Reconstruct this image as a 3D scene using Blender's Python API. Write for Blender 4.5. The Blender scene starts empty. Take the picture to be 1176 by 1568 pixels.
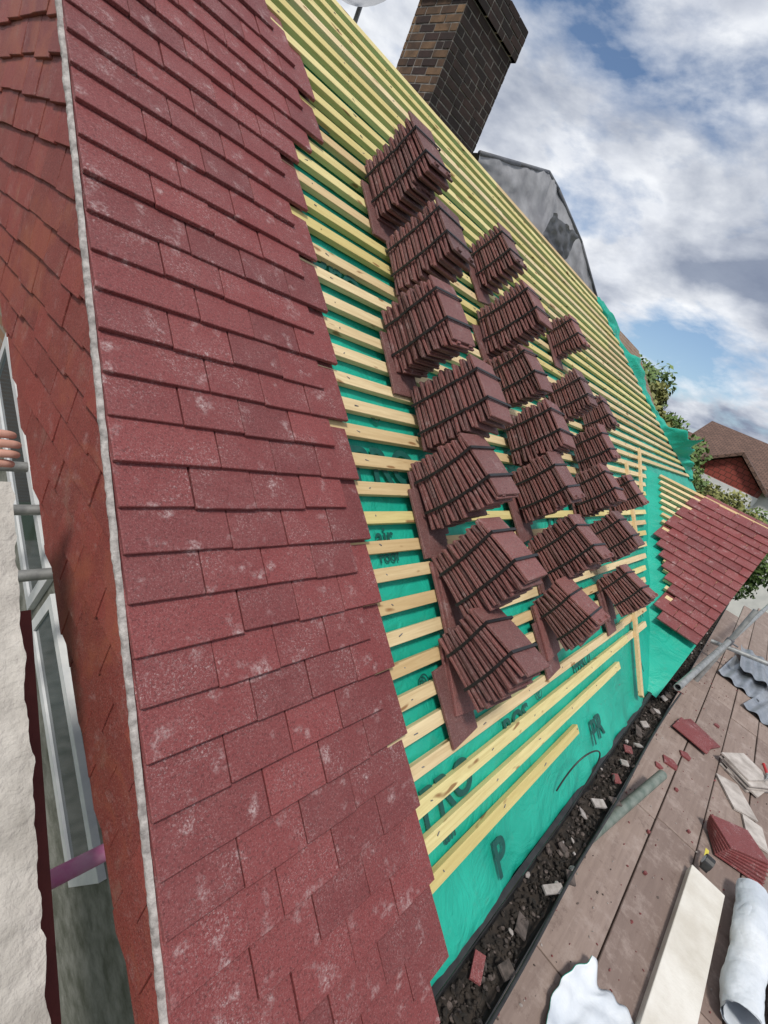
import bpy, bmesh, math, random
import numpy as np
from mathutils import Vector, Matrix, noise as mnoise
random.seed(7)
sc=bpy.context.scene
V=Vector
# ---------------------------------------------------------------- frames
XA=V((1,0,0)); YA=V((0,1,0)); ZA=V((0,0,1))
PH=math.radians(44)
SA=V((0,math.cos(PH),math.sin(PH)))      # up the roof slope
NA=V((0,-math.sin(PH),math.cos(PH)))     # roof normal
def roof(x,s,h=0.0): return XA*x+SA*s+NA*(-1.0+h)
GZ=-6.3
# ---------------------------------------------------------------- camera
F=725.0
Xc=V((612,-4,725)).normalized()
Dc=V((-847,1793,725)); Dc=(Dc-Xc*Dc.dot(Xc)).normalized(); Zc=-Dc
Yc=Zc.cross(Xc)
right=V((Xc[0],Yc[0],Zc[0])); down=V((Xc[1],Yc[1],Zc[1])); fwd=V((Xc[2],Yc[2],Zc[2]))
cam=bpy.data.cameras.new("Camera"); co=bpy.data.objects.new("Camera",cam); sc.collection.objects.link(co)
M=Matrix.Identity(4)
for i in range(3):
    M[i][0]=right[i]; M[i][1]=-down[i]; M[i][2]=-fwd[i]
co.matrix_world=M
cam.sensor_fit='VERTICAL'; cam.sensor_height=36; cam.lens=F/1568*36
cam.clip_start=0.02; cam.clip_end=3000
sc.camera=co
# ---------------------------------------------------------------- materials
def newmat(name):
    m=bpy.data.materials.new(name); m.use_nodes=True
    nt=m.node_tree; b=nt.nodes['Principled BSDF']
    return m,nt,b
def mix(nt,fac,a,b,bt='MIX'):
    n=nt.nodes.new('ShaderNodeMix'); n.data_type='RGBA'; n.blend_type=bt
    for i,v in ((0,fac),(6,a),(7,b)):
        if isinstance(v,(int,float)): n.inputs[i].default_value=v
        elif isinstance(v,(tuple,list)): n.inputs[i].default_value=(*v[:3],1)
        else: nt.links.new(v,n.inputs[i])
    return n.outputs[2]
def noise(nt,scale,detail=4,rough=.6,vec=None,dist=0):
    n=nt.nodes.new('ShaderNodeTexNoise'); n.inputs['Scale'].default_value=scale
    n.inputs['Detail'].default_value=detail; n.inputs['Roughness'].default_value=rough
    n.inputs['Distortion'].default_value=dist
    if vec is None:
        tc=nt.nodes.new('ShaderNodeTexCoord'); vec=tc.outputs['Object']
    nt.links.new(vec,n.inputs['Vector'])
    return n.outputs['Fac']
def ramp(nt,f,p0,p1,c0=(0,0,0),c1=(1,1,1)):
    r=nt.nodes.new('ShaderNodeValToRGB'); e=r.color_ramp.elements
    e[0].position=p0;e[1].position=p1;e[0].color=(*c0,1);e[1].color=(*c1,1)
    nt.links.new(f,r.inputs[0]); return r.outputs[0]
def bump(nt,b,f,st,dist=0.002,prev=None):
    n=nt.nodes.new('ShaderNodeBump'); n.inputs['Strength'].default_value=st; n.inputs['Distance'].default_value=dist
    nt.links.new(f,n.inputs['Height'])
    if prev is not None: nt.links.new(prev,n.inputs['Normal'])
    nt.links.new(n.outputs[0],b.inputs['Normal']); return n.outputs[0]
def scaled(nt,sx,sy,sz):
    tc=nt.nodes.new('ShaderNodeTexCoord'); mp=nt.nodes.new('ShaderNodeMapping')
    mp.inputs['Scale'].default_value=(sx,sy,sz); nt.links.new(tc.outputs['Object'],mp.inputs['Vector']); return mp.outputs[0]
def mixfac(nt,f,k):
    mu=nt.nodes.new('ShaderNodeMath'); mu.operation='MULTIPLY'; nt.links.new(f,mu.inputs[0]); mu.inputs[1].default_value=k
    return mu.outputs[0]
def mul(nt,a,b_):
    mu=nt.nodes.new('ShaderNodeMath'); mu.operation='MULTIPLY'; nt.links.new(a,mu.inputs[0]); nt.links.new(b_,mu.inputs[1]); return mu.outputs[0]
def generic(name,c1,c2,scale=8,rough=.8,bs=.3,bd=.003,bscale=None,metal=0,detail=5,lo=.35,hi=.65):
    m,nt,b=newmat(name)
    f=noise(nt,scale,detail)
    nt.links.new(ramp(nt,f,lo,hi,c1,c2),b.inputs['Base Color'])
    b.inputs['Roughness'].default_value=rough; b.inputs['Metallic'].default_value=metal
    bump(nt,b,noise(nt,bscale or scale*6,4),bs,bd)
    return m
def tilemat(name,c_dark,c_lite,white=.5,wcol=(.62,.5,.48),orange=0.0,rough=.58):
    m,nt,b=newmat(name)
    at=nt.nodes.new('ShaderNodeAttribute'); at.attribute_name='rnd'
    base=mix(nt,at.outputs['Fac'],c_dark,c_lite)
    big=ramp(nt,noise(nt,6,5,.65),.3,.75)
    base=mix(nt,mixfac(nt,big,.5),base,(c_lite[0]*1.05,c_lite[1]*1.5,c_lite[2]*1.45))
    sp=ramp(nt,noise(nt,260,4,.85),.54,.64)
    base=mix(nt,mixfac(nt,sp,.7),base,(c_lite[0]*1.5,c_lite[1]*4.0,c_lite[2]*3.9))
    sp2=ramp(nt,noise(nt,180,3,.85),.52,.62)
    base=mix(nt,mixfac(nt,sp2,.65),base,(c_dark[0]*.42,c_dark[1]*.42,c_dark[2]*.42))
    a=ramp(nt,noise(nt,9,3,.55),.45,.66); c=ramp(nt,noise(nt,170,5,.85),.54,.64)
    base=mix(nt,mixfac(nt,mul(nt,a,c),white*1.1),base,wcol)
    a2=ramp(nt,noise(nt,19,2,.5),.60,.76); c2=ramp(nt,noise(nt,85,6,.85),.44,.60)
    base=mix(nt,mixfac(nt,mul(nt,a2,c2),min(1,white*1.15)),base,wcol)
    if orange>0:
        o=ramp(nt,noise(nt,3.5,6,.7,dist=1),.50,.66)
        base=mix(nt,mixfac(nt,o,orange),base,(.38,.12,.06))
        g=ramp(nt,noise(nt,9,6,.7),.58,.72)
        base=mix(nt,mixfac(nt,g,orange),base,(.28,.16,.12))
    nt.links.new(base,b.inputs['Base Color'])
    b.inputs['Roughness'].default_value=rough
    p=bump(nt,b,noise(nt,330,3,.8),.9,.002)
    bump(nt,b,noise(nt,45,3,.6),.3,.003,p)
    return m
MT_roof=tilemat("red_concrete_tile",(.155,.032,.033),(.245,.047,.047),.66,(.56,.44,.43))
MT_wall=tilemat("weathered_red_tile",(.19,.034,.028),(.29,.052,.042),.3,orange=.5)
MT_stack=tilemat("bundled_tile",(.095,.038,.037),(.235,.072,.065),.62,wcol=(.40,.29,.28))
def woodmat(name,c1,c2,knot=(.25,.12,.04)):
    m,nt,b=newmat(name)
    at=nt.nodes.new('ShaderNodeAttribute'); at.attribute_name='rnd'
    base=mix(nt,at.outputs['Fac'],c1,c2)
    g=ramp(nt,noise(nt,1,6,.65,vec=scaled(nt,4,70,70),dist=.6),.35,.7)
    base=mix(nt,mixfac(nt,g,.5),base,(c1[0]*.64,c1[1]*.54,c1[2]*.42))
    k=ramp(nt,noise(nt,1,1,.4,vec=scaled(nt,9,32,32)),.69,.75)
    base=mix(nt,mixfac(nt,k,.9),base,knot)
    nt.links.new(base,b.inputs['Base Color']); b.inputs['Roughness'].default_value=.7
    bump(nt,b,noise(nt,1,5,.6,vec=scaled(nt,12,200,200)),.3,.001)
    return m
M_bat=woodmat("treated_softwood",(.62,.45,.23),(.82,.67,.40))
M_bat2=woodmat("green_treated_softwood",(.66,.55,.22),(.80,.70,.34))
M_mem,nt,b=newmat("green_roof_membrane")
f=noise(nt,3,5); base=ramp(nt,f,.3,.7,(.005,.32,.225),(.014,.44,.315))
d=ramp(nt,noise(nt,14,7,.75),.56,.8); base=mix(nt,mixfac(nt,d,.4),base,(.12,.25,.18))
nt.links.new(base,b.inputs['Base Color']); b.inputs['Roughness'].default_value=.5
p=bump(nt,b,noise(nt,5,5,.55,dist=2.0),.8,.022); bump(nt,b,noise(nt,700,2),.25,.0006,p)
M_ink=generic("printed_ink",(.002,.065,.055),(.004,.095,.075),30,.6,.05)
M_white=generic("white_upvc",(.62,.64,.66),(.74,.75,.75),10,.35,.05)
M_mortar=generic("pale_mortar",(.22,.20,.19),(.50,.465,.44),45,.95,.9,.004,130)
M_render=generic("cream_render",(.36,.33,.29),(.56,.52,.465),9,.95,.9,.010,34,detail=8)
M_conc=generic("mossy_concrete",(.10,.105,.08),(.26,.26,.23),9,.95,.7,.014,30,detail=8)
M_steel=generic("galvanised_tube",(.28,.29,.29),(.46,.47,.46),20,.5,.2,.001,200,metal=.5)
M_steelg=generic("greenish_tube",(.14,.18,.15),(.26,.29,.25),18,.5,.3,.001,150,metal=.3)
M_pink=generic("pink_painted_tube",(.80,.22,.50),(.88,.50,.68),14,.5,.3,.001,90)
M_black=generic("black_plastic",(.012,.012,.013),(.03,.03,.03),20,.45,.2,.001)
M_strap=generic("black_strap",(.006,.006,.007),(.015,.015,.016),20,.5,.1,.0005)
M_redpaint=generic("red_brick_base",(.09,.02,.018),(.15,.035,.03),6,.85,.4,.004,40)
M_glass,nt,b=newmat("window_glass"); b.inputs['Base Color'].default_value=(.05,.07,.08,1); b.inputs['Roughness'].default_value=.06
M_grey=generic("grey_roof_felt",(.25,.25,.265),(.38,.38,.395),5,.9,.6,.012,7)
M_slate=generic("dark_lead",(.10,.105,.12),(.17,.175,.19),5,.6,.4,.006)
M_lead=generic("lead_sheet",(.30,.33,.37),(.46,.49,.53),6,.35,.4,.003,30,metal=.6)
M_foam=generic("insulation_board",(.60,.56,.49),(.76,.73,.67),5,.9,.5,.003,60)
M_roll=generic("white_roll",(.55,.60,.66),(.74,.77,.80),4,.6,.6,.015,9)
M_rubble=generic("rubble_mix",(.025,.021,.018),(.16,.125,.11),25,.95,.6,.004,90,lo=.3,hi=.7)
M_rub2=generic("debris_pale",(.26,.23,.21),(.44,.40,.38),25,.95,.5)
M_rub3=generic("debris_soil",(.012,.010,.008),(.045,.034,.026),25,.95,.5)
M_skin=generic("skin",(.50,.25,.18),(.60,.32,.24),30,.5,.25,.001,150)
M_cloth=generic("work_clothes",(.03,.035,.05),(.05,.055,.08),15,.9,.4)
M_hair=generic("hair",(.03,.02,.012),(.05,.03,.02),60,.8,.6)
M_red=generic("red_grip",(.45,.02,.02),(.55,.03,.03),20,.4,.05)
def brickmat(name,c1,c2,mort,w=.225,h=.075,ms=.01,nz=.5):
    m,nt,b=newmat(name)
    uv=nt.nodes.new('ShaderNodeUVMap'); br=nt.nodes.new('ShaderNodeTexBrick')
    br.inputs['Scale'].default_value=1; br.inputs['Color1'].default_value=(*c1,1); br.inputs['Color2'].default_value=(*c2,1)
    br.inputs['Mortar'].default_value=(*mort,1); br.inputs['Mortar Size'].default_value=ms
    br.inputs['Brick Width'].default_value=w; br.inputs['Row Height'].default_value=h
    nt.links.new(uv.outputs[0],br.inputs['Vector'])
    c=mix(nt,mixfac(nt,noise(nt,3,5),nz),br.outputs[0],(c1[0]*.5,c1[1]*.5,c1[2]*.5))
    nt.links.new(c,b.inputs['Base Color']); b.inputs['Roughness'].default_value=.9
    return m
M_brick=brickmat("stock_brick",(.22,.12,.07),(.30,.18,.11),(.30,.27,.23))
M_oldroof=brickmat("old_brown_tiles",(.13,.075,.055),(.20,.115,.085),(.04,.025,.02),.2,.16,.012)
M_redroof=brickmat("red_roof_tiles",(.26,.05,.035),(.36,.08,.06),(.09,.03,.02),.2,.16,.012,.25)
# ---------------------------------------------------------------- mesh builder
class MB:
    def __init__(s): s.v=[];s.f=[];s.m=[];s.r=[];s.n=0
    def add(s,verts,faces,mat=0,rnd=None):
        if rnd is None: rnd=random.random()
        s.v.extend([tuple(p) for p in verts])
        for f in faces: s.f.append(tuple(i+s.n for i in f)); s.m.append(mat); s.r.append(rnd)
        s.n+=len(verts)
    def box(s,o,ex,ey,ez,mat=0,rnd=None):
        vs=[o,o+ex,o+ex+ey,o+ey,o+ez,o+ex+ez,o+ex+ey+ez,o+ey+ez]
        fs=[(0,3,2,1),(4,5,6,7),(0,1,5,4),(1,2,6,5),(2,3,7,6),(3,0,4,7)]
        if ex.cross(ey).dot(ez)<0: fs=[tuple(reversed(f)) for f in fs]
        s.add(vs,fs,mat,rnd)
    def tube(s,a,b,r,mat=0,seg=16,cap=True,rnd=.5,r2=None):
        d=(b-a).normalized(); u=d.orthogonal().normalized(); w=d.cross(u); r2=r if r2 is None else r2
        vs=[];fs=[]
        for i in range(seg):
            c=math.cos(2*math.pi*i/seg);q=math.sin(2*math.pi*i/seg)
            vs.append(a+(u*c+w*q)*r); vs.append(b+(u*c+w*q)*r2)
        for i in range(seg):
            j=(i+1)%seg; fs.append((2*i,2*j,2*j+1,2*i+1))
        if cap:
            fs.append(tuple(2*i for i in reversed(range(seg)))); fs.append(tuple(2*i+1 for i in range(seg)))
        s.add(vs,fs,mat,rnd)
    def grid(s,fn,n1,n2,mat=0,rnd=.5):
        vs=[fn(i/n1,j/n2) for i in range(n1+1) for j in range(n2+1)]; fs=[]
        for i in range(n1):
            for j in range(n2):
                a=i*(n2+1)+j; fs.append((a,a+1,a+n2+2,a+n2+1))
        s.add(vs,fs,mat,rnd)
    def obj(s,name,mats,parent=None,smooth=False,uv=False):
        me=bpy.data.meshes.new(name); me.from_pydata(s.v,[],s.f)
        for m in mats: me.materials.append(m)
        me.polygons.foreach_set('material_index',s.m)
        a=me.attributes.new('rnd','FLOAT','FACE'); a.data.foreach_set('value',s.r)
        if smooth: me.polygons.foreach_set('use_smooth',[True]*len(s.f))
        if uv: boxuv(me)
        me.update()
        o=bpy.data.objects.new(name,me); sc.collection.objects.link(o)
        if parent: o.parent=parent
        return o
def boxuv(me):
    l=me.uv_layers.new(name='UVMap')
    for p in me.polygons:
        n=p.normal
        if abs(n.z)>.98: a=XA;bb=YA
        else:
            a=ZA.cross(n).normalized(); bb=n.cross(a)
        for li in p.loop_indices:
            c=me.vertices[me.loops[li].vertex_index].co
            l.data[li].uv=(c.dot(a),c.dot(bb))
def empty(name,loc=(0,0,0)):
    o=bpy.data.objects.new(name,None); o.location=loc; sc.collection.objects.link(o); o.empty_display_size=.1
    return o
def tile_template(W=.165,L=.265,T=.0115,camber=.002,bev=.0016,nib=False):
    bm=bmesh.new(); bmesh.ops.create_cube(bm,size=1)
    for v in bm.verts: v.co=V((v.co.x*W,(v.co.y+.5)*L,(v.co.z-.5)*T))
    bmesh.ops.bevel(bm,geom=bm.edges[:],offset=bev,segments=1,affect='EDGES')
    for k in range(1,5):
        bmesh.ops.bisect_plane(bm,geom=bm.verts[:]+bm.edges[:]+bm.faces[:],plane_co=(0,L*k/5,0),plane_no=(0,1,0))
    for v in bm.verts:
        y=v.co.y/L*2-1; v.co.z+=camber*(1-y*y)
    if nib:
        for sx in (-.045,.045):
            r=bmesh.ops.create_cube(bm,size=1)
            for v in r['verts']: v.co=V((v.co.x*.022+sx,v.co.y*.014+L-.012,v.co.z*.010-T-.003))
    bm.normal_update()
    vs=[v.co.copy() for v in bm.verts]; bm.verts.index_update()
    fs=[tuple(v.index for v in f.verts) for f in bm.faces]; bm.free()
    return vs,fs
def put(mb,tmpl,o,ex,ey,ez,mat=0,rnd=None,sx=1.0):
    vs,fs=tmpl
    mb.add([o+ex*(p.x*sx)+ey*p.y+ez*p.z for p in vs],fs,mat,rnd)
T1=tile_template()
TR=tile_template(T=.0135,camber=.002)
TS=tile_template(camber=.0055,T=.0105,nib=True)
J=lambda a: random.uniform(-a,a)
nz=lambda x,y=0,z=0: mnoise.noise(V((x,y,z)))
# ================================================================ HOUSE
house=empty("semi_detached_house",(2,2,GZ))
def par(o): 
    o.parent=house; o.matrix_parent_inverse=Matrix.Translation(house.location).inverted(); return o
def hipx(s):
    pts=[(-1.2,11.0),(.2,10.6),(.9,9.3),(1.25,8.5),(1.77,7.5),(2.85,6.0),(3.2,5.7)]
    for (a,xa),(b_,xb) in zip(pts,pts[1:]):
        if s<=b_: return xa+(xb-xa)*(s-a)/(b_-a)
    return 5.9
RS=2.87
def memf(u,v):
    s=-1.19+(RS+1.19)*u; hx=hipx(s); x=.42+(hx-.42)*v
    h=-.052-.006*abs(math.sin(math.pi*(x-.42)/.4))-.003*math.sin(s*9+x*3)
    if s<-.93:
        k=min(1,(-.93-s)/.1)
        h+=k*(.020*nz(x*4,s*3)+.010*nz(x*13,s*9,3))
    if s<-1.12: h-=(-1.12-s)*.8
    return roof(x,s+(-.03+.05*nz(x*5,7) if u==0 else 0),h)
mb=MB(); mb.grid(memf,110,320); par(mb.obj("roof_membrane",[M_mem],smooth=True))
# --- battens
VX0,VS0,VK=4.0,-1.08,1.215
def valx(s): return VX0+(s-VS0)*VK
mb=MB()
k=0; s=-.885
while s<RS-.02:
    x1 = hipx(s)-.06+J(.05) if s>.72 else valx(s)-.28+J(.02)
    if k==0: x1=2.42
    if k==1: x1=3.3
    ss=s+J(.004)
    pieces=[]; x=.45
    while x<x1:
        xe=min(x1,x+random.uniform(2.4,3.6)); pieces.append((x,xe)); x=xe+.003
    for (a,c) in pieces:
        h=J(.001); sl=J(.005); w=.044+J(.002)
        g=1 if (k<2 or random.random()<.15+.5*(s>1.5)) else 0
        mb.box(roof(a,ss,-.047+h),XA*(c-a)+SA*sl,SA*w,NA*.025,g)
    s+=.1; k+=1
def strip(p,q,w=.04,t=.025,g=0):
    d=q-p; side=d.normalized().cross(NA)*w
    mb.box(p,d,side,NA*t,g)
strip(roof(3.50,-1.02,-.022),roof(3.95,-.42,-.022))
strip(roof(4.55,.02,-.022),roof(4.95,.72,-.022))
strip(roof(5.15,.35,-.022),roof(5.75,.95,-.022))
bo=mb.obj("battens",[M_bat,M_bat2]); par(bo)
bv=bo.modifiers.new("b",'BEVEL'); bv.width=.0012; bv.segments=1
mb=MB(); s=-.885;k=0
while s<RS-.1:
    for xx in (1.2,1.6,2.0,2.4,2.8,3.2,3.6):
        if xx<valx(s)-.3: mb.tube(roof(xx+J(.02),s+.022+J(.006),-.0225),roof(xx,s+.022,-.0205),.0018,0,8)
    s+=.1
par(mb.obj("batten_nails",[M_slate]))
def text(body,x,s,size,rot,h=-.0405):
    cu=bpy.data.curves.new("lettering",'FONT'); cu.body=body; cu.size=size; cu.offset=size*.016
    cu.materials.append(M_ink); o=bpy.data.objects.new("printed_lettering",cu); sc.collection.objects.link(o)
    ex=XA*math.cos(rot)+SA*math.sin(rot); ey=NA.cross(ex); p=roof(x,s,h)
    m=Matrix.Identity(4)
    for i in range(3): m[i][0]=ex[i];m[i][1]=ey[i];m[i][2]=NA[i];m[i][3]=p[i]
    o.matrix_world=m; par(o)
    return o
for (bd,x,s,sz) in [("PR",2.62,-1.02,.17),("P",1.50,-1.06,.17),("PRO",1.15,.36,.19),("Pro",1.12,1.12,.19),("PRO",1.17,-.74,.16),("ROS",1.75,-.70,.13),
                    ("air",1.2,.14,.09),("roof",1.2,.08,.06),("PI",4.62,-.10,.16),("PR",5.45,.72,.16),("P",4.2,-.62,.15),("PRO",2.6,-.66,.14),("PRO",2.75,.15,.17),("air",1.25,-.82,.08),
                    ("PI",3.75,-.95,.14),("Pro",1.15,1.9,.18)]:
    text(bd,x,s,sz,0.02)
for (x,s) in [(1.30,.60),(1.28,-.36),(1.5,1.95),(2.1,-.63)]:
    text("®",x,s,.07,0)
# --- laid tiles
mb=MB()
g=.1; s=-1.14; k=0; tilt=.135
ey=(SA*math.cos(tilt)-NA*math.sin(tilt)); ez=(NA*math.cos(tilt)+SA*math.sin(tilt))
while s<RS-.05:
    odd=k%2
    widths=[.2475 if odd else .165]+[.165]*3
    if 1.62<s<2.15: widths.append(.165)
    x=.386+J(.002)
    for w in widths:
        cx=x+w/2
        yaw=J(.009); e1=XA+SA*yaw
        put(mb,TR,roof(cx,s+J(.0034),.002+J(.0018)),e1.normalized(),(ey-XA*yaw).normalized(),ez+XA*J(.018),0,None,(w-.003)/.165)
        x+=w
    s+=g; k+=1
o=par(mb.obj("laid_roof_tiles",[MT_roof]))
# --- verge mortar
mb=MB()
def vm(u,v):
    s=-1.16+(RS+1.16)*u
    a=v*math.pi
    x=.386-(.0105+.003*nz(s*14,1)+.002*nz(s*60,5))*math.sin(a)
    h=-.022+.011*math.cos(a)+.003*nz(s*25,9)
    return roof(x,s,h-.004)
mb.grid(vm,900,6)
o=par(mb.obj("verge_mortar",[M_mortar],smooth=True))
# --- gable tile hanging (faces -X)
mb=MB(); z=-1.75; k=0; tl=.115
WX=.405
while z<2.1:
    off=.0825*(k%2); y=-.25+off
    while y<3.2:
        zr=-1.47+.9657*(y+.08)
        zb=-1.28+(y-.6)*.485
        if z<zr+.05 and z+.27>zb-.15:
            yaw=J(.018)
            t2=tl+J(.018)
            e_y=(ZA*math.cos(t2)+XA*math.sin(t2)); e_z=(-XA*math.cos(t2)+ZA*math.sin(t2))
            e_x=(-YA+ZA*yaw)
            put(mb,T1,V((WX+J(.0025),y,z+J(.007))),e_x,e_y,e_z+YA*J(.04),0,None,(.163)/.165)
        y+=.165
    z+=.1; k+=1
wt=mb.obj("hung_gable_tiles",[MT_wall]); par(wt)
bm=bmesh.new(); bm.from_mesh(wt.data)
bmesh.ops.bisect_plane(bm,geom=bm.verts[:]+bm.edges[:]+bm.faces[:],plane_co=roof(0,0,-.036),plane_no=NA,clear_outer=True)
bmesh.ops.bisect_plane(bm,geom=bm.verts[:]+bm.edges[:]+bm.faces[:],plane_co=(0,.6,-1.28),plane_no=(0,.485,-1),clear_outer=True)
bm.to_mesh(wt.data); bm.free()
def prism(mb,poly,x0,x1,mat=0):
    n=len(poly); vs=[V((x0,y,z)) for y,z in poly]+[V((x1,y,z)) for y,z in poly]
    fs=[tuple(range(n)),tuple(reversed(range(n,2*n)))]+[(i,i+n,(i+1)%n+n,(i+1)%n) for i in range(n)]
    mb.add(vs,fs,mat,.5)
def rz(y,h=-.07): return -1.47+.9657*(y+.08)+h/math.cos(PH)
mb=MB()
prism(mb,[(.0,rz(0)),(2.8,rz(2.8)),(2.8,-.24),(0,-1.57-.02)],.435,.70,0)
o=par(mb.obj("gable_backing",[M_redpaint],uv=True))
mb=MB()
prism(mb,[(.12,GZ),(.12,rz(.12)),(2.78,rz(2.78)),(5.4,rz(.12)),(5.4,GZ)],.76,8.2,0)
par(mb.obj("walls",[M_brick],uv=True))
mb=MB();yr=2.78;zr_=rz(yr,-.05)
mb.add([V((.42,yr,zr_)),V((6,yr,zr_)),V((8.8,5.6,zr_-2.7)),V((.42,5.6,zr_-2.7))],[(0,1,2,3)])
mb.add([V((6,yr,zr_-.01)),V((11,.0,zr_-2.75)),V((8.8,5.6,zr_-2.7))],[(0,1,2)])
par(mb.obj("rear_slope",[M_oldroof],uv=True))
# --- wing
WK=math.tan(math.radians(30)); WZ=lambda x: -1.47+(x-4.0)*WK
WD=V((1,0,WK)).normalized(); WN=V((-WK,0,1)).normalized()
RX=6.15
def wp(x,y,h=0): return V((x,y,WZ(x)))+WN*h
mb=MB()
mb.grid(lambda u,v: wp(3.9+(RX-3.9)*u,-.12+1.57*v,-.012+.03*nz(u*6,v*5)+.012*nz(u*18,v*15,4)),50,40)
mb.add([wp(RX,-.12,-.01),wp(RX,1.6,-.01),V((8.3,1.6,-1.47)),V((8.3,-.12,-1.47))],[(0,1,2,3)])
par(mb.obj("wing_membrane",[M_mem],smooth=True))
mb=MB()
x=4.5
while x<RX-.02:
    yv=-.02+(x-4.0)*.60-.12
    y0=-.1; 
    mb.box(wp(x,y0,.0),YA*(yv-y0),WD*.042,WN*.03,0)
    x+=.088
o=par(mb.obj("wing_battens",[M_bat]))
mb=MB(); x=4.44;k=0
ty=WD*math.cos(tilt)-WN*math.sin(tilt); tz=WN*math.cos(tilt)+WD*math.sin(tilt)
while x<5.98:
    ymax=min(.16+(x-4.57)*.68,.55)
    y=max(-.12-.0825*(k%2),-.12)
    while y<ymax:
        w=.165 if not(k%2 and y==-.12) else .0825
        put(mb,TR,wp(x,y+w/2,.05+J(.0015)),-YA+WD*J(.01),ty,tz,0,None,(w-.003)/.165)
        y+=w
    x+=.088*1.15;k+=1
par(mb.obj("wing_tiles",[MT_roof]))
mb=MB(); mb.add([V((4.3,-.02,-1.4)),V((RX,-.02,WZ(RX)-.06)),V((8.0,-.02,-1.4)),V((8.0,-.02,GZ)),V((4.3,-.02,GZ))],[(0,4,3,2,1)])
par(mb.obj("wing_wall",[M_white]))
# --- loose membrane along hip
mb=MB()
pts=[(6.0,2.87),(6.7,2.35),(7.5,1.77),(8.3,1.3),(8.9,1.05),(9.4,.8)]
def along(t):
    t*=len(pts)-1; i=min(int(t),len(pts)-2); f=t-i
    return pts[i][0]*(1-f)+pts[i+1][0]*f, pts[i][1]*(1-f)+pts[i+1][1]*f
def loose(t,q):
    x,s=along(t)
    amp=.035+.16*math.exp(-((t-.62)/.12)**2)+.05*math.exp(-((t-.2)/.1)**2)+.09*math.exp(-((t-.85)/.06)**2)
    w=.9+1.3*nz(t*9,q*1.2)+.7*nz(t*26,q*2,5)
    return roof(x-.14+q*.40+.12*nz(t*13,q*2,8),s-.02+.12*q*nz(t*14,2),-.03+amp*math.sin(q*2.6)*max(.1,w)-.2*max(0,q-.7)+.02*nz(t*40,q*6,2))
mb.grid(loose,200,12); par(mb.obj("loose_membrane",[M_mem],smooth=True))
# --- eaves
mb=MB()
mb.box(V((.45,-.085,-1.72)),XA*8.2,YA*.02,ZA*.19,0)
vs=[]
for i,x in enumerate([.2,9.0]):
    for kk in range(9):
        a=math.pi*kk/8; vs.append(V((x,-.155+.062*math.cos(a),-1.56-.06*math.sin(a))))
fs=[(kk,kk+1,kk+10,kk+9) for kk in range(8)]
mb.add(vs,fs,0)
go=par(mb.obj("gutter",[M_black])); sm=go.modifiers.new("s",'SOLIDIFY'); sm.thickness=.004
ico=bmesh.new(); bmesh.ops.create_icosphere(ico,subdivisions=1,radius=1); iv=[v.co.copy() for v in ico.verts]; ico.verts.index_update(); ifs=[tuple(v.index for v in f.verts) for f in ico.faces]; ico.free()
def rock(mb,p,r,mat=0):
    e=Matrix.Rotation(random.uniform(0,6.28),3,V((J(1),J(1),J(1)+.01)).normalized())
    sx,sy,sz=random.uniform(.6,1.4),random.uniform(.5,1.2),random.uniform(.3,.8)
    mb.add([p+e@V((q.x*sx*r*(1+J(.25)),q.y*sy*r*(1+J(.25)),q.z*sz*r*(1+J(.25)))) for q in iv],ifs,mat)
mb=MB()
mb.grid(lambda u,v: V((.3+8.5*u,-.098-.114*v,-1.590+.02*nz(u*60,v*3)+.008*nz(u*220,v*9))),300,6,2)
for i in range(2600):
    x=.4+7*random.random()**1.3; y=-.155+random.gauss(0,.028)
    y=max(-.205,min(-.105,y)); rock(mb,V((x,y,-1.585+.016*random.random())),random.uniform(.004,.011),random.choice([2,2,2,2,0]))
for i in range(110):
    x=.5+7.8*random.random()**1.5; y=max(-.21,min(-.10,-.155+random.gauss(0,.035)))
    rock(mb,V((x,y,-1.568+.02*random.random())),random.uniform(.007,.018),random.choice([0,0,0,2,2,1]))
for i in range(24):
    x=.75+i*.16+J(.07); L=random.uniform(.04,.085)
    e=V((1,J(.8),J(.3))).normalized()*L; e2=e.cross(ZA+V((J(.5),J(.5),0))).normalized()*random.uniform(.02,.045)
    mb.box(V((x,-.155+J(.04),-1.555+J(.012))),e,e2,ZA*.008,random.choice([1,0,3,0,1]))
# twigs / roots
for i in range(60):
    x=.6+6*random.random(); p_=V((x,-.155+J(.04),-1.56)); mb.tube(p_,p_+V((J(.08),J(.03),.012)),.0015,2,5)
mb.obj("gutter_debris",[M_rubble,M_rub2,M_rub3,MT_roof])
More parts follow.
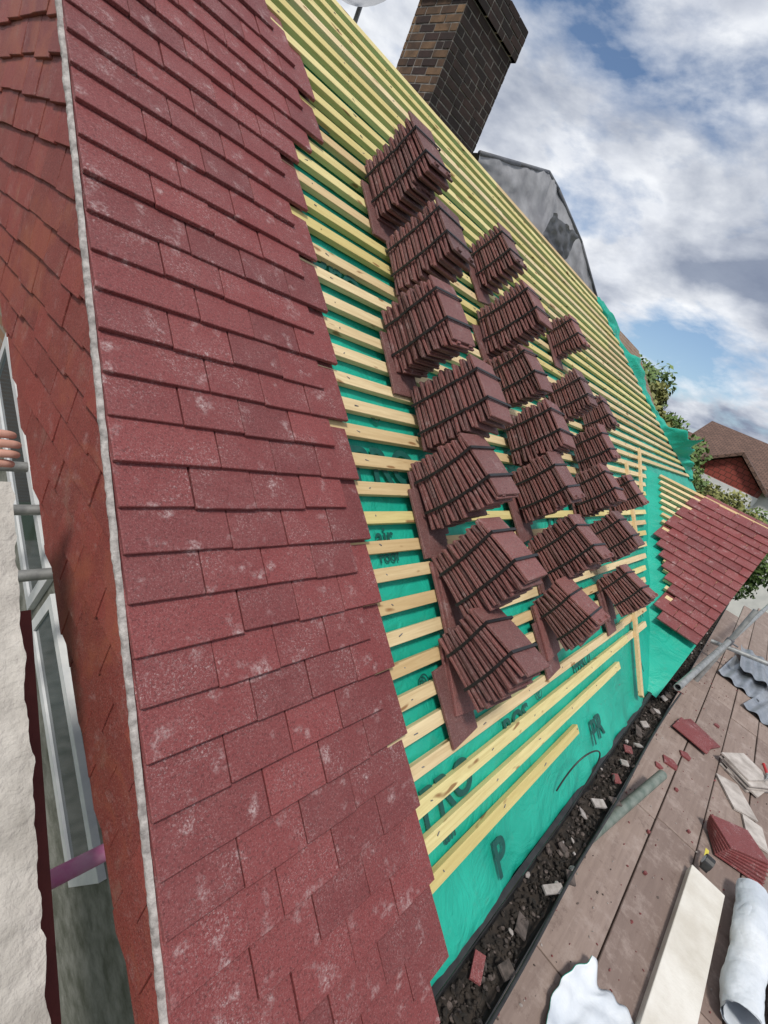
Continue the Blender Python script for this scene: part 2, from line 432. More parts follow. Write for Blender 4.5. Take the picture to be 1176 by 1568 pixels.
# ================================================================ CHIMNEY
def brickvar(name,a,b_,dirt=.6):
    m,nt,bs=newmat(name)
    at=nt.nodes.new('ShaderNodeAttribute'); at.attribute_name='rnd'
    base=mix(nt,at.outputs['Fac'],a,b_); base=mix(nt,mixfac(nt,ramp(nt,noise(nt,12,5),.4,.68),dirt),base,(.018,.015,.014))
    nt.links.new(base,bs.inputs['Base Color']); bs.inputs['Roughness'].default_value=.9
    bump(nt,bs,noise(nt,90,4),.6,.003); return m
mb=MB()
def chimney(mb,x0,x1,y0,y1,zb,zt,ch=.047,bl=.135,gap=.010):
    mb.box(V((x0+.003,y0+.003,zb)),XA*(x1-x0-.006),YA*(y1-y0-.006),ZA*(zt-zb-.01),1)
    z=zb;k=0
    while z<zt-.001:
        e=.022 if (zt-z)<.15 else 0
        if e: mb.box(V((x0-e+.003,y0-e+.003,z)),XA*(x1-x0+2*e-.006),YA*(y1-y0+2*e-.006),ZA*(min(ch,zt-z)-.001),1)
        for (side,a0,a1) in (('x0',y0,y1),('x1',y0,y1),('y0',x0,x1),('y1',x0,x1)):
            a=a0-e; L0=bl/2 if k%2 else bl; first=True
            while a<a1+e-.004:
                L=L0 if first else bl; first=False
                if random.random()<.25: L=bl*.52
                bb=min(a+L,a1+e); j=J(.002); D=.03
                if bb-a<gap+.004: a+=L; continue
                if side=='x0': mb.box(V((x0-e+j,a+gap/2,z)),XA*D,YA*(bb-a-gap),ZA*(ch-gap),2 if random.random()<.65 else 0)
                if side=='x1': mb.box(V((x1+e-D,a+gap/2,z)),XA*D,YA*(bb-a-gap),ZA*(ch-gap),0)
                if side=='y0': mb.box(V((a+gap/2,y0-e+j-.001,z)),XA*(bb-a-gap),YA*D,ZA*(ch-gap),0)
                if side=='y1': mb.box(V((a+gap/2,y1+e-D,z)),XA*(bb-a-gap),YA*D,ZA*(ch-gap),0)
                a+=L
        z+=ch;k+=1
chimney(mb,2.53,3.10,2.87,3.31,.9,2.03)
mb.box(V((2.52,2.86,2.03)),XA*.59,YA*.46,ZA*.03,1)
for (px,py) in [(2.70,3.10),(2.97,3.10)]:
    for a,b_,r,r2 in [(2.04,2.24,.075,.065),(2.24,2.28,.08,.08)]:
        mb.tube(V((px,py,a)),V((px,py,b_)),r,3,20,True,.5,r2)
M_bk1=brickvar("shaded_brick",(.018,.012,.011),(.052,.029,.024)); M_bk2=brickvar("stock_brick_yellow_lit",(.08,.046,.03),(.25,.15,.08),.55)  # side shade painted into the brick: dark mix, with lit yellow only on -X
M_pot=generic("clay_pot",(.20,.15,.12),(.30,.22,.17),10,.8,.3)
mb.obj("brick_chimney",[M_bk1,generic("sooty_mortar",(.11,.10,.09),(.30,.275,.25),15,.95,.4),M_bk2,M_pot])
# satellite dish behind ridge
mb=MB(); c=V((2.47,4.05,2.12)); dn=V((-.75,-.45,.35)).normalized(); u=dn.orthogonal().normalized(); w=dn.cross(u)
c=V((2.57,4.02,2.08))
vs=[c-dn*.06];fs=[]
for r_ in range(1,6):
    for a in range(24):
        q=2*math.pi*a/24; rr=.24*r_/5
        vs.append(c+u*math.cos(q)*rr+w*math.sin(q)*rr*1.1-dn*(.06*(1-(r_/5)**2)))
for a in range(24): fs.append((0,1+a,1+(a+1)%24))
for r_ in range(4):
    for a in range(24):
        i0=1+r_*24; fs.append((i0+a,i0+24+a,i0+24+(a+1)%24,i0+(a+1)%24))
mb.add(vs,fs); mb.tube(c-dn*.05,V((2.6,4.1,.6)),.018); mb.tube(c-w*.24,c+dn*.28,.008); mb.tube(c+dn*.26,c+dn*.33,.025)
mb.obj("satellite_dish",[generic("grey_dish",(.30,.31,.33),(.38,.39,.41),6,.5,.05)],smooth=False)
# ================================================================ GREY DORMER behind the ridge
mb=MB()
top=[V((3.20,2.92,1.36)),V((3.9,3.08,1.62)),V((4.55,3.22,1.86)),V((4.80,3.20,1.83)),V((5.45,3.05,1.62)),V((6.35,2.90,1.25))]
def poly(t,P):
    t*=len(P)-1; i=min(int(t),len(P)-2); f=t-i; return P[i].lerp(P[i+1],f)
def front(u,v):
    p=poly(u,top); q=V((p.x,2.87,1.05)); r=q.lerp(p,v)
    return r+V((0,-.02-.03*nz(u*9,v*3)-.012*nz(u*30,v*9),.0))
mb.grid(front,80,20,0)
def topf(u,v):
    p=poly(u,top); q=V((p.x,4.9,p.z*.9)); return p.lerp(q,v)+V((0,0,.008*nz(u*20,v*9)))
mb.grid(topf,80,10,0)
for p,q in zip(top,top[1:]): mb.tube(p+V((0,-.015,.0)),q+V((0,-.015,.0)),.018,1,10)
mb.obj("grey_felt_dormer",[M_grey,M_slate],smooth=True)
mb=MB()
mb.grid(lambda u,v: V((4.35+.6*u+.03*nz(v*5,u*4),2.82-.03*nz(u*6,v*6),1.47-.22*v+.05*u*(1-v)+.03*nz(u*7,v*3,3))),16,10)
mb.obj("dark_opening_sheet",[M_slate],smooth=True)  # dark folded sheet stands in for the shade of the dormer opening
# ================================================================ TILE STACKS
stacks=[
(1.55,1.70,18,0,7,.07),(1.58,1.34,18,0,6,-.05),(1.46,.95,17,0,5,.09),(1.53,.615,19,2,8,-.03),
(1.44,.30,17,5,19,.08),(1.45,-.055,17,20,28,.02),(1.38,-.337,13,24,35,-.08),
(2.48,1.74,14,0,8,.06),(2.36,1.28,19,0,9,.02),(2.30,.95,15,0,10,.10),(2.34,.62,17,2,9,-.04),(2.27,.318,16,5,14,.08),
(2.33,-.036,16,16,25,-.03),(2.21,-.333,12,22,33,.07),
(3.60,1.60,12,0,9,.08),(3.19,1.0,15,0,9,.03),(3.86,.987,12,0,10,-.05),(3.41,.655,14,3,10,.08),(3.15,.335,15,5,15,-.04),
(4.00,.35,12,5,15,.09),(3.18,0.0,15,12,23,.02),(3.22,-.34,12,20,31,-.05)]
support={0,2,4,6,7,8,11,13,14,21}
for si,(x,s,n,f0,f1,yaw) in enumerate(stacks):
    mb=MB()
    if si in support:
        yw=.12+J(.12)
        put(mb,T1,roof(x+.055,s-.225,-.006),(XA+SA*yw).normalized(),(SA-XA*yw).normalized(),NA,0,.3)
    ex0=(XA+SA*yaw).normalized(); ey0=NA.cross(ex0).normalized()
    a=math.radians(f0)
    npk=min(2,int(math.sin(a)*.22/.0125))
    for q in range(npk):
        put(mb,T1,roof(x+.0825+J(.006),s-.15+.004*q,-.006+.0122*q),(ex0+ey0*J(.04)).normalized(),ey0,NA,0,None,1.0)
    base=roof(x+.0825,s,-.004)+NA*(math.sin(a)*.125)
    p=base.copy(); drift=0; dx=0
    for k in range(n):
        a=math.radians(f0+(f1-f0)*k/(n-1))
        ey=(ey0*math.cos(a)-NA*math.sin(a)); en=(NA*math.cos(a)+ey0*math.sin(a))
        flip=k%2
        pitch=(.0118 if flip else .0205)+J(.001)
        if not flip and random.random()<.4: drift+=J(.010); dx+=J(.007)
        jx=J(.005)+dx; jy=J(.008)+drift; ys=J(.04)
        exk=(ex0+ey*ys).normalized(); eyk=(ey-ex0*ys).normalized()
        if flip:
            put(mb,TS,p+exk*jx+eyk*(.1325+jy)+en*(.0025),exk,-eyk,-en,0,None)
        else:
            put(mb,TS,p+exk*jx+eyk*(-.1325+jy)+en*.0100,exk,eyk,en,0,None)
        for off in (-.062,.058):
            c=p+ey*off+ex0*dx
            mb.box(c-ex0*(.0825+.0095),ex0*.003,ey*.010,en*(pitch+.0012),1,.5)
            mb.box(c+ex0*(.0825+.007),ex0*.003,ey*.010,en*(pitch+.0012),1,.5)
        p=p+en*pitch
    for off in (-.062,.058):
        c=p+ey*off+ex0*dx
        mb.box(c-ex0*.092,ex0*.184,ey*.010,en*.003,1,.5)
    mb.obj("roof_tile_stack",[MT_stack,M_strap])
# ================================================================ DECK
mb=MB(); dz=-1.8
y=-.235
while y>-2.3:
    x=-1.5+J(.6); w=.225
    while x<9.5:
        L=random.choice([1.3,1.8,2.4])
        mb.box(V((x,y-w+.004,dz-.038+J(.003))),XA*(L-.006)+V((0,0,J(.004))),YA*(w-.008),ZA*.038)
        x+=L
    y-=w
m,nt,b=newmat("scaffold_board")
at=nt.nodes.new('ShaderNodeAttribute'); at.attribute_name='rnd'
base=mix(nt,at.outputs['Fac'],(.225,.165,.14),(.34,.26,.22))
g_=ramp(nt,noise(nt,1,6,.65,vec=scaled(nt,3,40,40),dist=.5),.35,.7); base=mix(nt,mixfac(nt,g_,.45),base,(.15,.105,.09))
d=ramp(nt,noise(nt,5,8,.78),.5,.66); base=mix(nt,mixfac(nt,d,.6),base,(.44,.36,.32))
d=ramp(nt,noise(nt,9,7,.8),.56,.70); base=mix(nt,mixfac(nt,d,.65),base,(.10,.06,.05))
nt.links.new(base,b.inputs['Base Color']); b.inputs['Roughness'].default_value=.85
bump(nt,b,noise(nt,1,5,.6,vec=scaled(nt,10,150,150)),.5,.002); M_board=m
for x in (.2,2.3,4.4,6.5,8.6):
    mb.tube(V((x,-.28,dz-.07)),V((x,-2.4,dz-.07)),.024,1)
    mb.tube(V((x,-2.25,GZ)),V((x,-2.25,-.9)),.024,1)
o=mb.obj("scaffold_deck",[M_board,M_steel]); bv=o.modifiers.new("b",'BEVEL'); bv.width=.003; bv.segments=1
mb=MB()
for i in range(650):
    x=.9+7*random.random()**1.4; y=-.26-1.2*random.random()**1.6
    rock(mb,V((x,y,dz+.003)),random.uniform(.002,.007),random.choice([0,1,3,3]))
mb.obj("deck_grit",[M_rubble,M_rub2,M_rub3,MT_roof])
def pole(a,b_,mat,name="scaffold_pole",r=.024):
    mb=MB(); d=(b_-a).normalized()
    mb.tube(a,b_,r,0,24,False); mb.tube(b_,a,r-.004,0,24,False)
    for e in (a,b_):
        u=d.orthogonal().normalized(); w=d.cross(u); vs=[];fs=[]
        for i in range(24):
            q=2*math.pi*i/24; vs+= [e+(u*math.cos(q)+w*math.sin(q))*r, e+(u*math.cos(q)+w*math.sin(q))*(r-.004)]
        for i in range(24):
            j=(i+1)%24; fs.append((2*i,2*j,2*j+1,2*i+1))
        mb.add(vs,fs)
    o=mb.obj(name,[mat],smooth=True); return o
pole(V((2.15,-.19,-1.70)),V((3.27,-.37,-1.66)),M_steelg,r=.028)
pole(V((3.75,-.17,-1.32)),V((8.8,-.60,-1.22)),M_steel)
pole(V((6.5,-.25,-1.6)),V((6.5,-1.6,-1.25)),M_steel)
pole(V((5.6,-.33,-2.3)),V((5.6,-.33,-.9)),M_steel)
# coupler where the standard meets the rail
mb=MB(); c=V((5.6,-.33,-1.285)); mb.tube(c-ZA*.03,c+ZA*.03,.034,0,12); mb.tube(c+V((-.03,0,0)),c+V((.03,0,0)),.034,0,12); mb.tube(c+V((0,-.03,0)),c+V((0,-.08,0)),.010,0,6)
mb.obj("scaffold_coupler",[M_slate])
def slab(mb,c,ang,W,L,T,mat=0,tiltv=0):
    ex=V((math.cos(ang),math.sin(ang),0)); ey=V((-math.sin(ang),math.cos(ang),tiltv)).normalized()
    mb.box(c-ex*W/2-ey*L/2,ex*W,ey*L,ZA*T,mat)
mb=MB()
for k in range(7):
    ang=.35+.06*k; ex=V((math.cos(ang),math.sin(ang),0)); ey=V((-math.sin(ang),math.cos(ang),.03)).normalized()
    put(mb,T1,V((3.38+.014*k,-.98+.008*k,dz+.014+.0135*k)),ex,ey,ex.cross(ey),0,None,1.2)
mb.obj("roof_tile_stack",[MT_roof])
mb=MB()
for k,(x,y,a) in enumerate([(4.42,-.62,-.35),(4.34,-.60,-.1)]):
    ex=V((math.cos(a),math.sin(a),0)); ey=V((-math.sin(a),math.cos(a),0))
    put(mb,T1,V((x,y,dz+.02+.016*k)),ex,ey,ZA,0,None,1.5)
mb.obj("loose_roof_tile",[MT_roof])
mb=MB()
for (x,y,r) in [(3.75,-.42,.06),(4.0,-.48,.045),(3.6,-.36,.03),(3.2,-.62,.012),(2.6,-.5,.01),(4.9,-.6,.03),(3.5,-.5,.014),(2.9,-.45,.012)]:
    n=5; vs=[V((x+r*random.uniform(.6,1.2)*math.cos(6.28*i/n),y+r*random.uniform(.6,1.2)*math.sin(6.28*i/n),dz+.003)) for i in range(n)]
    vt=[v+ZA*.012 for v in vs]; mb.add(vs+vt,[tuple(reversed(range(n))),tuple(range(n,2*n))]+[(i,(i+1)%n,(i+1)%n+n,i+n) for i in range(n)])
mb.obj("broken_tile_pieces",[MT_roof])
mb=MB()
for k in range(6): slab(mb,V((4.40+J(.05),-.84+J(.04),dz+.001+.014*k)),-.3+J(.3),.30,.22,.011,0)
slab(mb,V((4.0,-.82,dz+.002)),.5,.3,.16,.012,0)
slab(mb,V((3.75,-.95,dz+.002)),.2,.22,.12,.012,0)
mb.obj("insulation_offcut",[generic("pale_board",(.36,.32,.29),(.58,.53,.49),12,.9,.4)])
mb=MB(); slab(mb,V((2.28,-.725,dz+.002)),-.03,1.22,.165,.05,0)
o=mb.obj("insulation_board",[M_foam]); bv=o.modifiers.new("b",'BEVEL'); bv.width=.004; bv.segments=2
for (x0,x1,y,r) in [(2.25,3.05,-.93,.075),(2.1,2.85,-1.10,.085)]:
    mb=MB()
    def rl(u,v):
        a=u*math.pi*4.2; rr=r*(1-.12*u)+.010*nz(v*7,a*1.2,x0*3)+.004*nz(v*20,a*3)
        return V((x0+(x1-x0)*v+.012*nz(a,2),y+rr*math.cos(a)+.02*nz(v*3,1,y),dz+r+.004+rr*math.sin(a)*.86))
    mb.grid(rl,70,40); mb.obj("rolled_white_sheet",[M_roll],smooth=True)
mb=MB()
mb.grid(lambda a,c: V((1.50+.38*a+.03*nz(c*5),-.40-.24*c+.03*math.sin(a*4)+.015*nz(a*6,3),dz+.014+.02*nz(a*5,c*5)+.07*max(0,.25-c)*2*(.5+a))),30,30)
o=mb.obj("membrane_offcut",[M_roll,M_mem],smooth=True); sm=o.modifiers.new('s','SOLIDIFY'); sm.thickness=.003; sm.material_offset=0; sm.material_offset_rim=1
mb=MB()
for (x,y,z0,yw) in [(6.7,-.72,dz+.03,.1),(7.2,-.8,dz+.08,-.05),(6.2,-1.05,dz+.03,.2)]:
    mb.grid(lambda u,v: V((x+(v-.5)+yw*(u-.5)*.5,y+(u-.5)*.42-yw*(v-.5),z0+.016*math.sin(u*20)+.02*nz(u*3,v*3,x))),40,12)
mb.obj("corrugated_metal_sheets",[M_lead],smooth=True)
tm=empty("tape_measure",(2.93,-.70,dz)); 
mb=MB(); c=V((2.95,-.71,dz+.052+.036))
mb.tube(c-YA*.02,c+YA*.02,.034,0,24); mb.tube(c-YA*.0225,c+YA*.0225,.022,1,24); mb.box(c+V((-.034,-.018,-.034)),XA*.05,YA*.036,ZA*.03,0); mb.box(c+V((.0,-.009,-.034)),XA*.16,YA*.018,ZA*.0015,2)
o=mb.obj("case",[M_black,M_roll,generic("yellow_blade",(.6,.5,.05),(.7,.6,.1),10,.4,.05)]); o.parent=tm; o.matrix_parent_inverse=Matrix.Translation(tm.location).inverted()
mb=MB(); c=V((4.45,-.95,dz+.10))
mb.tube(c,c+V((.14,.03,0)),.010,0); mb.tube(c,c+V((.14,-.035,0)),.010,0); mb.tube(c,c+V((-.09,.006,0)),.008,1,12,True,.5,.002); mb.tube(c,c+V((-.09,-.012,0)),.008,1,12,True,.5,.002); mb.tube(c-ZA*.01,c+ZA*.012,.013,1)
mb.obj("tin_snips",[M_red,M_steel])
def cable(name,P,r):
    cu=bpy.data.curves.new(name,'CURVE'); cu.dimensions='3D'; cu.bevel_depth=r; cu.materials.append(M_black)
    sp=cu.splines.new('NURBS'); sp.points.add(len(P)-1)
    for q,pt in zip(P,sp.points): pt.co=(*q,1)
    sp.use_endpoint_u=True
    o=bpy.data.objects.new(name,cu); sc.collection.objects.link(o)
cable("black_cable",[roof(2.05,-1.0,-.03),roof(2.10,-.9,.05),roof(2.2,-.86,.13),roof(2.3,-.93,.12),roof(2.25,-1.04,.03),roof(2.15,-1.2,-.10)],.0035)
cable("black_cable",[V((.8,-.21,-1.52)),V((1.3,-.23,-1.50)),V((1.9,-.20,-1.53)),V((2.5,-.235,-1.51)),V((3.3,-.20,-1.52)),V((4.2,-.23,-1.5))],.006)
# ================================================================ LEFT SIDE
p0=V((.25,.358,-1.27))
mb=MB()
mb.grid(lambda u,v: V((.25-.45*v+(.008*nz(u*30)+.004*nz(u*90) if v==0 else 0),p0.y,p0.z))+SA*(-.95+1.93*u)+NA*(.008*nz(u*12,v*4)+.004*nz(u*50,v*12,6)),200,30)
mb.box(V((.242,p0.y,p0.z))+SA*-.95-NA*.35,-XA*.42,SA*1.925,NA*.335,0)
mb.obj("rendered_parapet",[M_render],smooth=True)
mb=MB(); mb.box(V((.255,p0.y,p0.z))+SA*-1.0-NA*.16,XA*.028,SA*1.72,NA*.09,0)
mb.obj("red_painted_ledge",[M_redpaint])
pole(V((-.4,1.83,-1.44)),V((.62,1.83,-1.44)),M_steel)
pole(V((-.4,2.2,-1.36)),V((.66,2.2,-1.36)),M_steel)
pole(V((-.4,2.42,-1.26)),V((.62,2.42,-1.26)),M_steel)
pole(V((.10,.67,-1.45)),V((.62,.67,-1.45)),M_pink,r=.021)
mb=MB(); RK=V((0,1,.55)).normalized(); UP=V((0,-.55,1)).normalized(); b0=V((.705,1.02,-2.42))
for (o0,L0,hh) in ((0,1.25,.36),(1.33,1.6,.36)):
    c0=b0+RK*o0
    mb.box(c0,XA*.03,RK*L0,UP*.055,0); mb.box(c0-UP*hh,XA*.03,RK*L0,UP*.055,0)
    for q in (0,L0-.055): mb.box(c0+RK*q-UP*(hh-.055),XA*.03,RK*.055,UP*(hh-.055),0)
    mb.box(c0-UP*(hh-.03)+RK*.03+XA*.012,XA*.012,RK*(L0-.06),UP*(hh-.05),1)
par(mb.obj("side_window",[M_white,M_glass]))
mb=MB(); mb.box(V((.735,.12,GZ)),XA*.022,YA*5.2,ZA*(4.9),0); par(mb.obj("side_wall_render",[M_conc]))
mb=MB(); mb.box(V((-1.2,-3,GZ+.003)),XA*2,YA*12,ZA*.05); mb.obj("side_path",[M_conc])
# ================================================================ PERSON (only fingertips reach the frame)
def skin(name,verts,edges,rad,mat,parent=None,sub=2):
    me=bpy.data.meshes.new(name); me.from_pydata([tuple(v) for v in verts],edges,[]); me.materials.append(mat)
    o=bpy.data.objects.new(name,me); sc.collection.objects.link(o)
    sk=o.modifiers.new('skin','SKIN'); o.modifiers.new('sub','SUBSURF').levels=sub; o.modifiers['sub'].render_levels=sub
    for i,r in enumerate(rad):
        d=me.skin_vertices[0].data[i]; d.radius=(r,r) if not isinstance(r,tuple) else r; d.use_root=(i==0)
    me.update()
    if parent: o.parent=parent
    sk.use_smooth_shade=True
    return o
person=empty("roofer_person",(0,0,0))
tip=V((.20,1.10,-.56))+right*.062-down*.022
wrist=tip-right*.15
palm=[wrist,wrist+right*.035,wrist+right*.075]
skin("palm",palm+[wrist+right*.07+down*.03,wrist+right*.07-down*.03],[(0,1),(1,2),(1,3),(1,4)],[(.024,.02),(.032,.022),(.03,.02),.014,.014],M_skin,person)
for i,(dd,ln) in enumerate([(-.030,.066),(-.010,.080),(.010,.076),(.029,.060)]):
    k0=wrist+right*.055+down*dd; k1=wrist+right*.085+down*dd-fwd*.008; k2=k1+right*(ln*.5)+fwd*.006; k3=k2+right*(ln*.22)+fwd*.022; k4=k3+fwd*.02-right*.002
    skin("finger_%d"%(i+1),[k0,k1,k2,k3,k4],[(0,1),(1,2),(2,3),(3,4)],[.0102,.0100,.0096,.009,.0075],M_skin,person)
skin("thumb",[wrist+right*.02+down*.02,wrist+right*.045+down*.055,wrist+right*.075+down*.062,wrist+right*.098+down*.056+fwd*.01],[(0,1),(1,2),(2,3)],[.013,.011,.010,.008],M_skin,person)
hip=V((-.75,1.75,-1.28)); ch=V((-.72,1.70,-.85)); nk=V((-.72,1.70,-.62)); 
sh1=V((-.62,1.52,-.70)); el=V((-.28,1.33,-.80)); sh2=V((-.82,1.90,-.70)); el2=V((-.80,2.0,-1.0)); wr2=V((-.62,1.95,-1.2))
body=[hip,ch,nk,sh1,el,wrist-right*.02,sh2,el2,wr2,V((-.70,1.66,-1.32)),V((-.68,1.62,-1.75)),V((-.72,1.62,-2.14)),V((-.80,1.86,-1.32)),V((-.78,1.9,-1.75)),V((-.82,1.92,-2.14)),V((-.62,1.58,-2.18)),V((-.72,1.88,-2.18))]
skin("body",body,[(0,1),(1,2),(1,3),(3,4),(4,5),(1,6),(6,7),(7,8),(0,9),(9,10),(10,11),(0,12),(12,13),(13,14),(11,15),(14,16)],[.13,.15,.06,.065,.048,.03,.065,.048,.03,.09,.065,.045,.09,.065,.045,.04,.04],M_cloth,person)
skin("head",[V((-.72,1.70,-.60)),V((-.71,1.69,-.50)),V((-.70,1.68,-.40)),V((-.61,1.61,-.45))],[(0,1),(1,2),(1,3)],[.05,.08,.085,.012],M_skin,person)
skin("hair",[V((-.73,1.71,-.39)),V((-.75,1.73,-.45))],[(0,1)],[.087,.07],M_hair,person)
mb=MB()
for k in range(4): mb.box(V((-1.35+.23*k,.3,-2.27)),XA*.222,YA*3.4,ZA*.038)
mb.obj("scaffold_walkway",[M_board])
# ================================================================ GROUND, NEIGHBOURS, TREES
m,nt,b=newmat("lawn")
base=ramp(nt,noise(nt,.15,8,.7),.35,.65,(.035,.06,.018),(.09,.11,.04)); nt.links.new(base,b.inputs['Base Color']); b.inputs['Roughness'].default_value=.95
mb=MB(); mb.add([V((-1500,-1500,GZ)),V((1500,-1500,GZ)),V((1500,1500,GZ)),V((-1500,1500,GZ))],[(0,1,2,3)]); mb.obj("ground",[m])
def gable_house(name,x0,x1,y0,y1,ze,zrdg,axis,wallm,roofm,extra=None,lower=None):
    hs=empty(name,((x0+x1)/2,(y0+y1)/2,GZ))
    def ph(o): o.parent=hs; o.matrix_parent_inverse=Matrix.Translation(hs.location).inverted()
    mb=MB()
    if axis=='y':
        xm=(x0+x1)/2
        vs=[V((x0,y0,GZ)),V((x0,y0,ze)),V((xm,y0,zrdg)),V((x1,y0,ze)),V((x1,y0,GZ))]; vs+= [V((v.x,y1,v.z)) for v in vs]
        mb.add(vs,[(0,4,3,2,1),(5,6,7,8,9),(0,1,6,5),(3,4,9,8)])
        o_=.35; k=(zrdg-ze)/(xm-x0); r=MB()
        for sg,xe in ((-1,x0),(1,x1)):
            a=V((xm,y0-o_,zrdg+.05)); b_=V((xe+sg*o_,y0-o_,ze-o_*k+.05))
            r.box(a,b_-a,YA*(y1-y0+2*o_),ZA*.12)
    else:
        ym=(y0+y1)/2
        vs=[V((x0,y0,GZ)),V((x0,y0,ze)),V((x0,ym,zrdg)),V((x0,y1,ze)),V((x0,y1,GZ))]; vs+= [V((x1,v.y,v.z)) for v in vs]
        mb.add(vs,[(0,1,2,3,4),(5,9,8,7,6),(0,5,6,1),(3,8,9,4)])
        o_=.25;k=(zrdg-ze)/(ym-y0); r=MB()
        for sg,yy in ((-1,y0),(1,y1)):
            a=V((x0-o_,ym,zrdg+.05)); b_=V((x0-o_,yy+sg*o_,ze-o_*k+.05))
            r.box(a,b_-a,XA*(x1-x0+2*o_),ZA*.12)
    ph(mb.obj("walls",[wallm],uv=True)); ph(r.obj("roof",[roofm],uv=True))
    if lower is not None:
        l=MB(); l.box(V((x0-.03,y0-.03,GZ)),XA*(x1-x0+.06),YA*(y1-y0+.06),ZA*(lower-GZ)); ph(l.obj("lower_walls",[M_wr]))
    w=MB()
    for (wx,wy,wz,ww,wh,ax) in (extra or []):
        if ax=='x':
            w.box(V((wx-.06,wy,wz)),XA*.05,YA*ww,ZA*wh,0); w.box(V((wx-.075,wy+.08,wz+.08)),XA*.03,YA*(ww/2-.12),ZA*(wh-.16),1); w.box(V((wx-.075,wy+ww/2+.04,wz+.08)),XA*.03,YA*(ww/2-.12),ZA*(wh-.16),1)
        else:
            w.box(V((wx,wy-.06,wz)),XA*ww,YA*.05,ZA*wh,0); w.box(V((wx+.08,wy-.075,wz+.08)),XA*(ww-.16),YA*.03,ZA*(wh-.16),1)
    if extra: ph(w.obj("windows",[M_white,M_glass]))
    return hs
M_wr=generic("white_render",(.60,.60,.58),(.74,.73,.70),2,.9,.2)
gable_house("white_rendered_house",24,32,-9,4.2,.4,2.1,'y',M_wr,M_oldroof,[(24,3.0,-1.0,.9,1.0,'x'),(24,-1,-1.6,1.6,1.1,'x')])
gable_house("white_gabled_house",20.5,26,.9,2.9,.25,.95,'x',M_redroof,M_oldroof,[(20.47,1.3,-1.1,1.1,.8,'x')],-.05)
gable_house("brick_house",-10,1.9,10.5,17,-.3,1.5,'x',M_brick,M_oldroof,[(-.2,10.5,-1.8,1.3,1.1,'y')])
gable_house("white_rendered_house",38,48,3,14,-.6,2.0,'y',M_wr,M_oldroof)
gable_house("white_rendered_house",30,40,-26,-14,-.6,2.2,'y',M_wr,M_oldroof)
def leafmat(name,a,b_):
    m,nt,bs=newmat(name); at=nt.nodes.new('ShaderNodeAttribute'); at.attribute_name='rnd'
    nt.links.new(mix(nt,at.outputs['Fac'],a,b_),bs.inputs['Base Color']); bs.inputs['Roughness'].default_value=.6
    return m
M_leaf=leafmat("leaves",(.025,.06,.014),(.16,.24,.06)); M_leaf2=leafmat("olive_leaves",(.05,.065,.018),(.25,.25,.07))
M_bark=generic("bark",(.06,.045,.03),(.12,.09,.06),20,.95,.6)
def tree(name,x,y,ztop,R,mat,n=5000,leaf=.12,clumps=40):
    mb=MB(); zc=ztop-R
    mb.tube(V((x,y,GZ)),V((x,y,zc)),R*.10,1,10,True,.5,R*.05)
    cs=[]
    for i in range(clumps):
        d=V((random.gauss(0,1),random.gauss(0,1),random.gauss(0,.9))).normalized()*R*random.uniform(.2,.85)
        c=V((x,y,zc))+d; r=R*random.uniform(.2,.36); cs.append((c,r)); 
        mb.tube(V((x,y,zc-R*.6)),c,R*.02,1,6,True,.5,R*.006)
    for i in range(n):
        c,r=random.choice(cs)
        d=V((random.gauss(0,1),random.gauss(0,1),random.gauss(0,1))).normalized()*r*random.uniform(.4,1.1)
        p=c+d; u=V((J(1),J(1),J(1))).normalized(); w=u.orthogonal().normalized(); L=leaf*random.uniform(.5,1.3)
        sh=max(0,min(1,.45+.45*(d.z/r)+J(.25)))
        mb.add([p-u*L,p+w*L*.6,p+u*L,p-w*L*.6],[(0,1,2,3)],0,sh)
    return mb.obj(name,[mat,M_bark])
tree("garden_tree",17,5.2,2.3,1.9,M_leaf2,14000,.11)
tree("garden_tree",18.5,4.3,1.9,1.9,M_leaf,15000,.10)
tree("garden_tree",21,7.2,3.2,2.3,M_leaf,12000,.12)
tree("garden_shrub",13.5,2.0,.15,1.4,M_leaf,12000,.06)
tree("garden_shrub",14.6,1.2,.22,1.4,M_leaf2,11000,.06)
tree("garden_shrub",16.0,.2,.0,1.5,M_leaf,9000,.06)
mb=MB()
for i in range(9000):
    a=random.uniform(-1.2,1.5); d=random.uniform(60,90); p=V((d*math.cos(a),d*math.sin(a),GZ+random.random()**.7*(5.5+1.5*math.sin(a*17)+math.sin(a*41))))
    u=V((J(1),J(1),J(1))).normalized(); w=u.orthogonal().normalized(); L=random.uniform(.4,1.1)
    mb.add([p-u*L,p+w*L*.7,p+u*L,p-w*L*.7],[(0,1,2,3)])
mb.obj("distant_trees",[M_leaf])
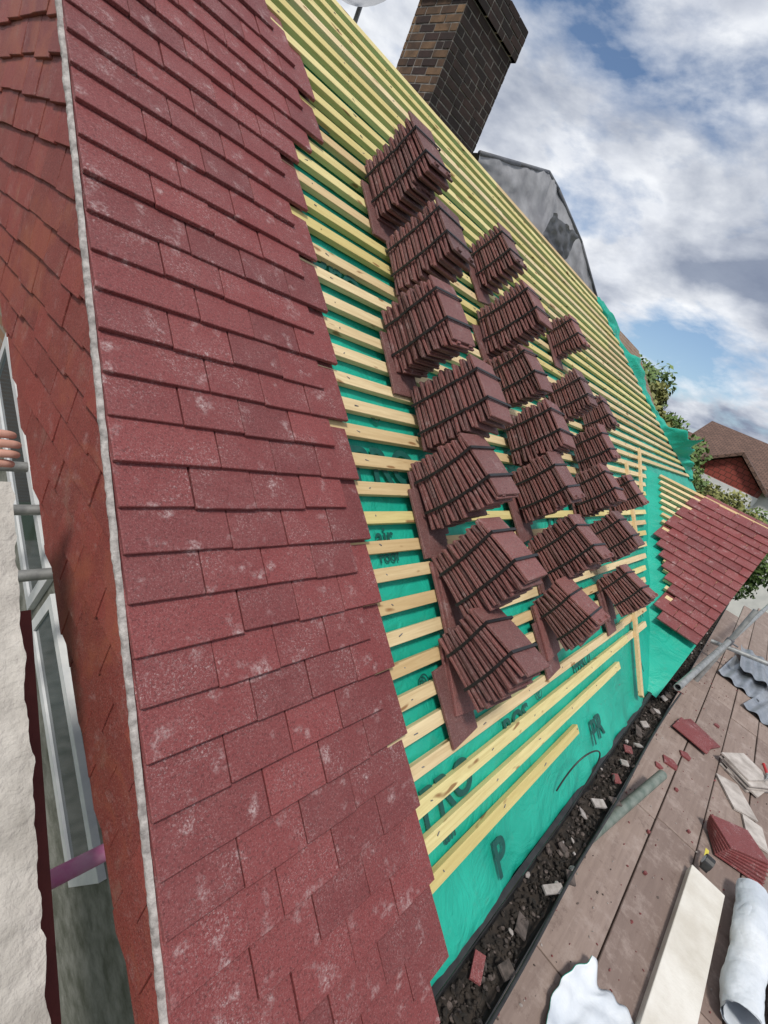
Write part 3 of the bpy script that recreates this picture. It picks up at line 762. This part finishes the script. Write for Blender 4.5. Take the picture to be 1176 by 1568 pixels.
# ================================================================ SKY + SUN
w=bpy.data.worlds.new("World"); sc.world=w; w.use_nodes=True; nt=w.node_tree
bg=nt.nodes['Background']; sky=nt.nodes.new('ShaderNodeTexSky'); sky.sky_type='NISHITA'; sky.sun_disc=False
sd=V((-.55,-.22,.95)).normalized()
sky.sun_elevation=math.asin(sd.z); sky.sun_rotation=math.atan2(sd.x,sd.y)
tc=nt.nodes.new('ShaderNodeTexCoord'); sep=nt.nodes.new('ShaderNodeSeparateXYZ'); nt.links.new(tc.outputs['Generated'],sep.inputs[0])
def mth(op,a,b_=None):
    n=nt.nodes.new('ShaderNodeMath'); n.operation=op
    for i,v in enumerate((a,b_)):
        if v is None: continue
        if isinstance(v,(int,float)): n.inputs[i].default_value=v
        else: nt.links.new(v,n.inputs[i])
    return n.outputs[0]
zz=mth('ADD',mth('MAXIMUM',sep.outputs[2],0.0),.30)
cx=mth('DIVIDE',sep.outputs[0],zz); cy=mth('DIVIDE',sep.outputs[1],zz); cz=mth('MULTIPLY',sep.outputs[2],1.6)
cmb=nt.nodes.new('ShaderNodeCombineXYZ'); nt.links.new(cx,cmb.inputs[0]); nt.links.new(cy,cmb.inputs[1]); nt.links.new(cz,cmb.inputs[2])
f1=noise(nt,2.1,10,.56,vec=cmb.outputs[0],dist=.15)
mask=ramp(nt,f1,.345,.47)
mp=nt.nodes.new('ShaderNodeMapping'); mp.inputs['Location'].default_value=(.0,.0,-.10); nt.links.new(cmb.outputs[0],mp.inputs[0])
core=ramp(nt,noise(nt,2.1,7,.52,vec=mp.outputs[0],dist=.15),.43,.60,(8.3,8.45,8.8),(2.9,3.3,4.2))
mp=nt.nodes.new('ShaderNodeMapping'); mp.inputs['Location'].default_value=(3.13,1.1,4.2); nt.links.new(cmb.outputs[0],mp.inputs[0])
var=ramp(nt,noise(nt,4,8,.6,vec=mp.outputs[0]),.3,.7,(.74,.77,.83),(1.12,1.12,1.1))
ccol=mix(nt,1.0,core,var,'MULTIPLY')
skyc=mix(nt,1.0,sky.outputs[0],(1.0,1.06,1.12),'MULTIPLY')
nt.links.new(mix(nt,mask,skyc,ccol),bg.inputs[0]); bg.inputs[1].default_value=.11
sl=bpy.data.lights.new("sun",'SUN'); sl.energy=2.7; sl.angle=math.radians(9); sl.color=(1,.95,.88)
so=bpy.data.objects.new("sun",sl); sc.collection.objects.link(so)
so.rotation_euler=sd.to_track_quat('Z','Y').to_euler()
sc.view_settings.view_transform='Standard'; sc.view_settings.look='None'; sc.view_settings.exposure=0
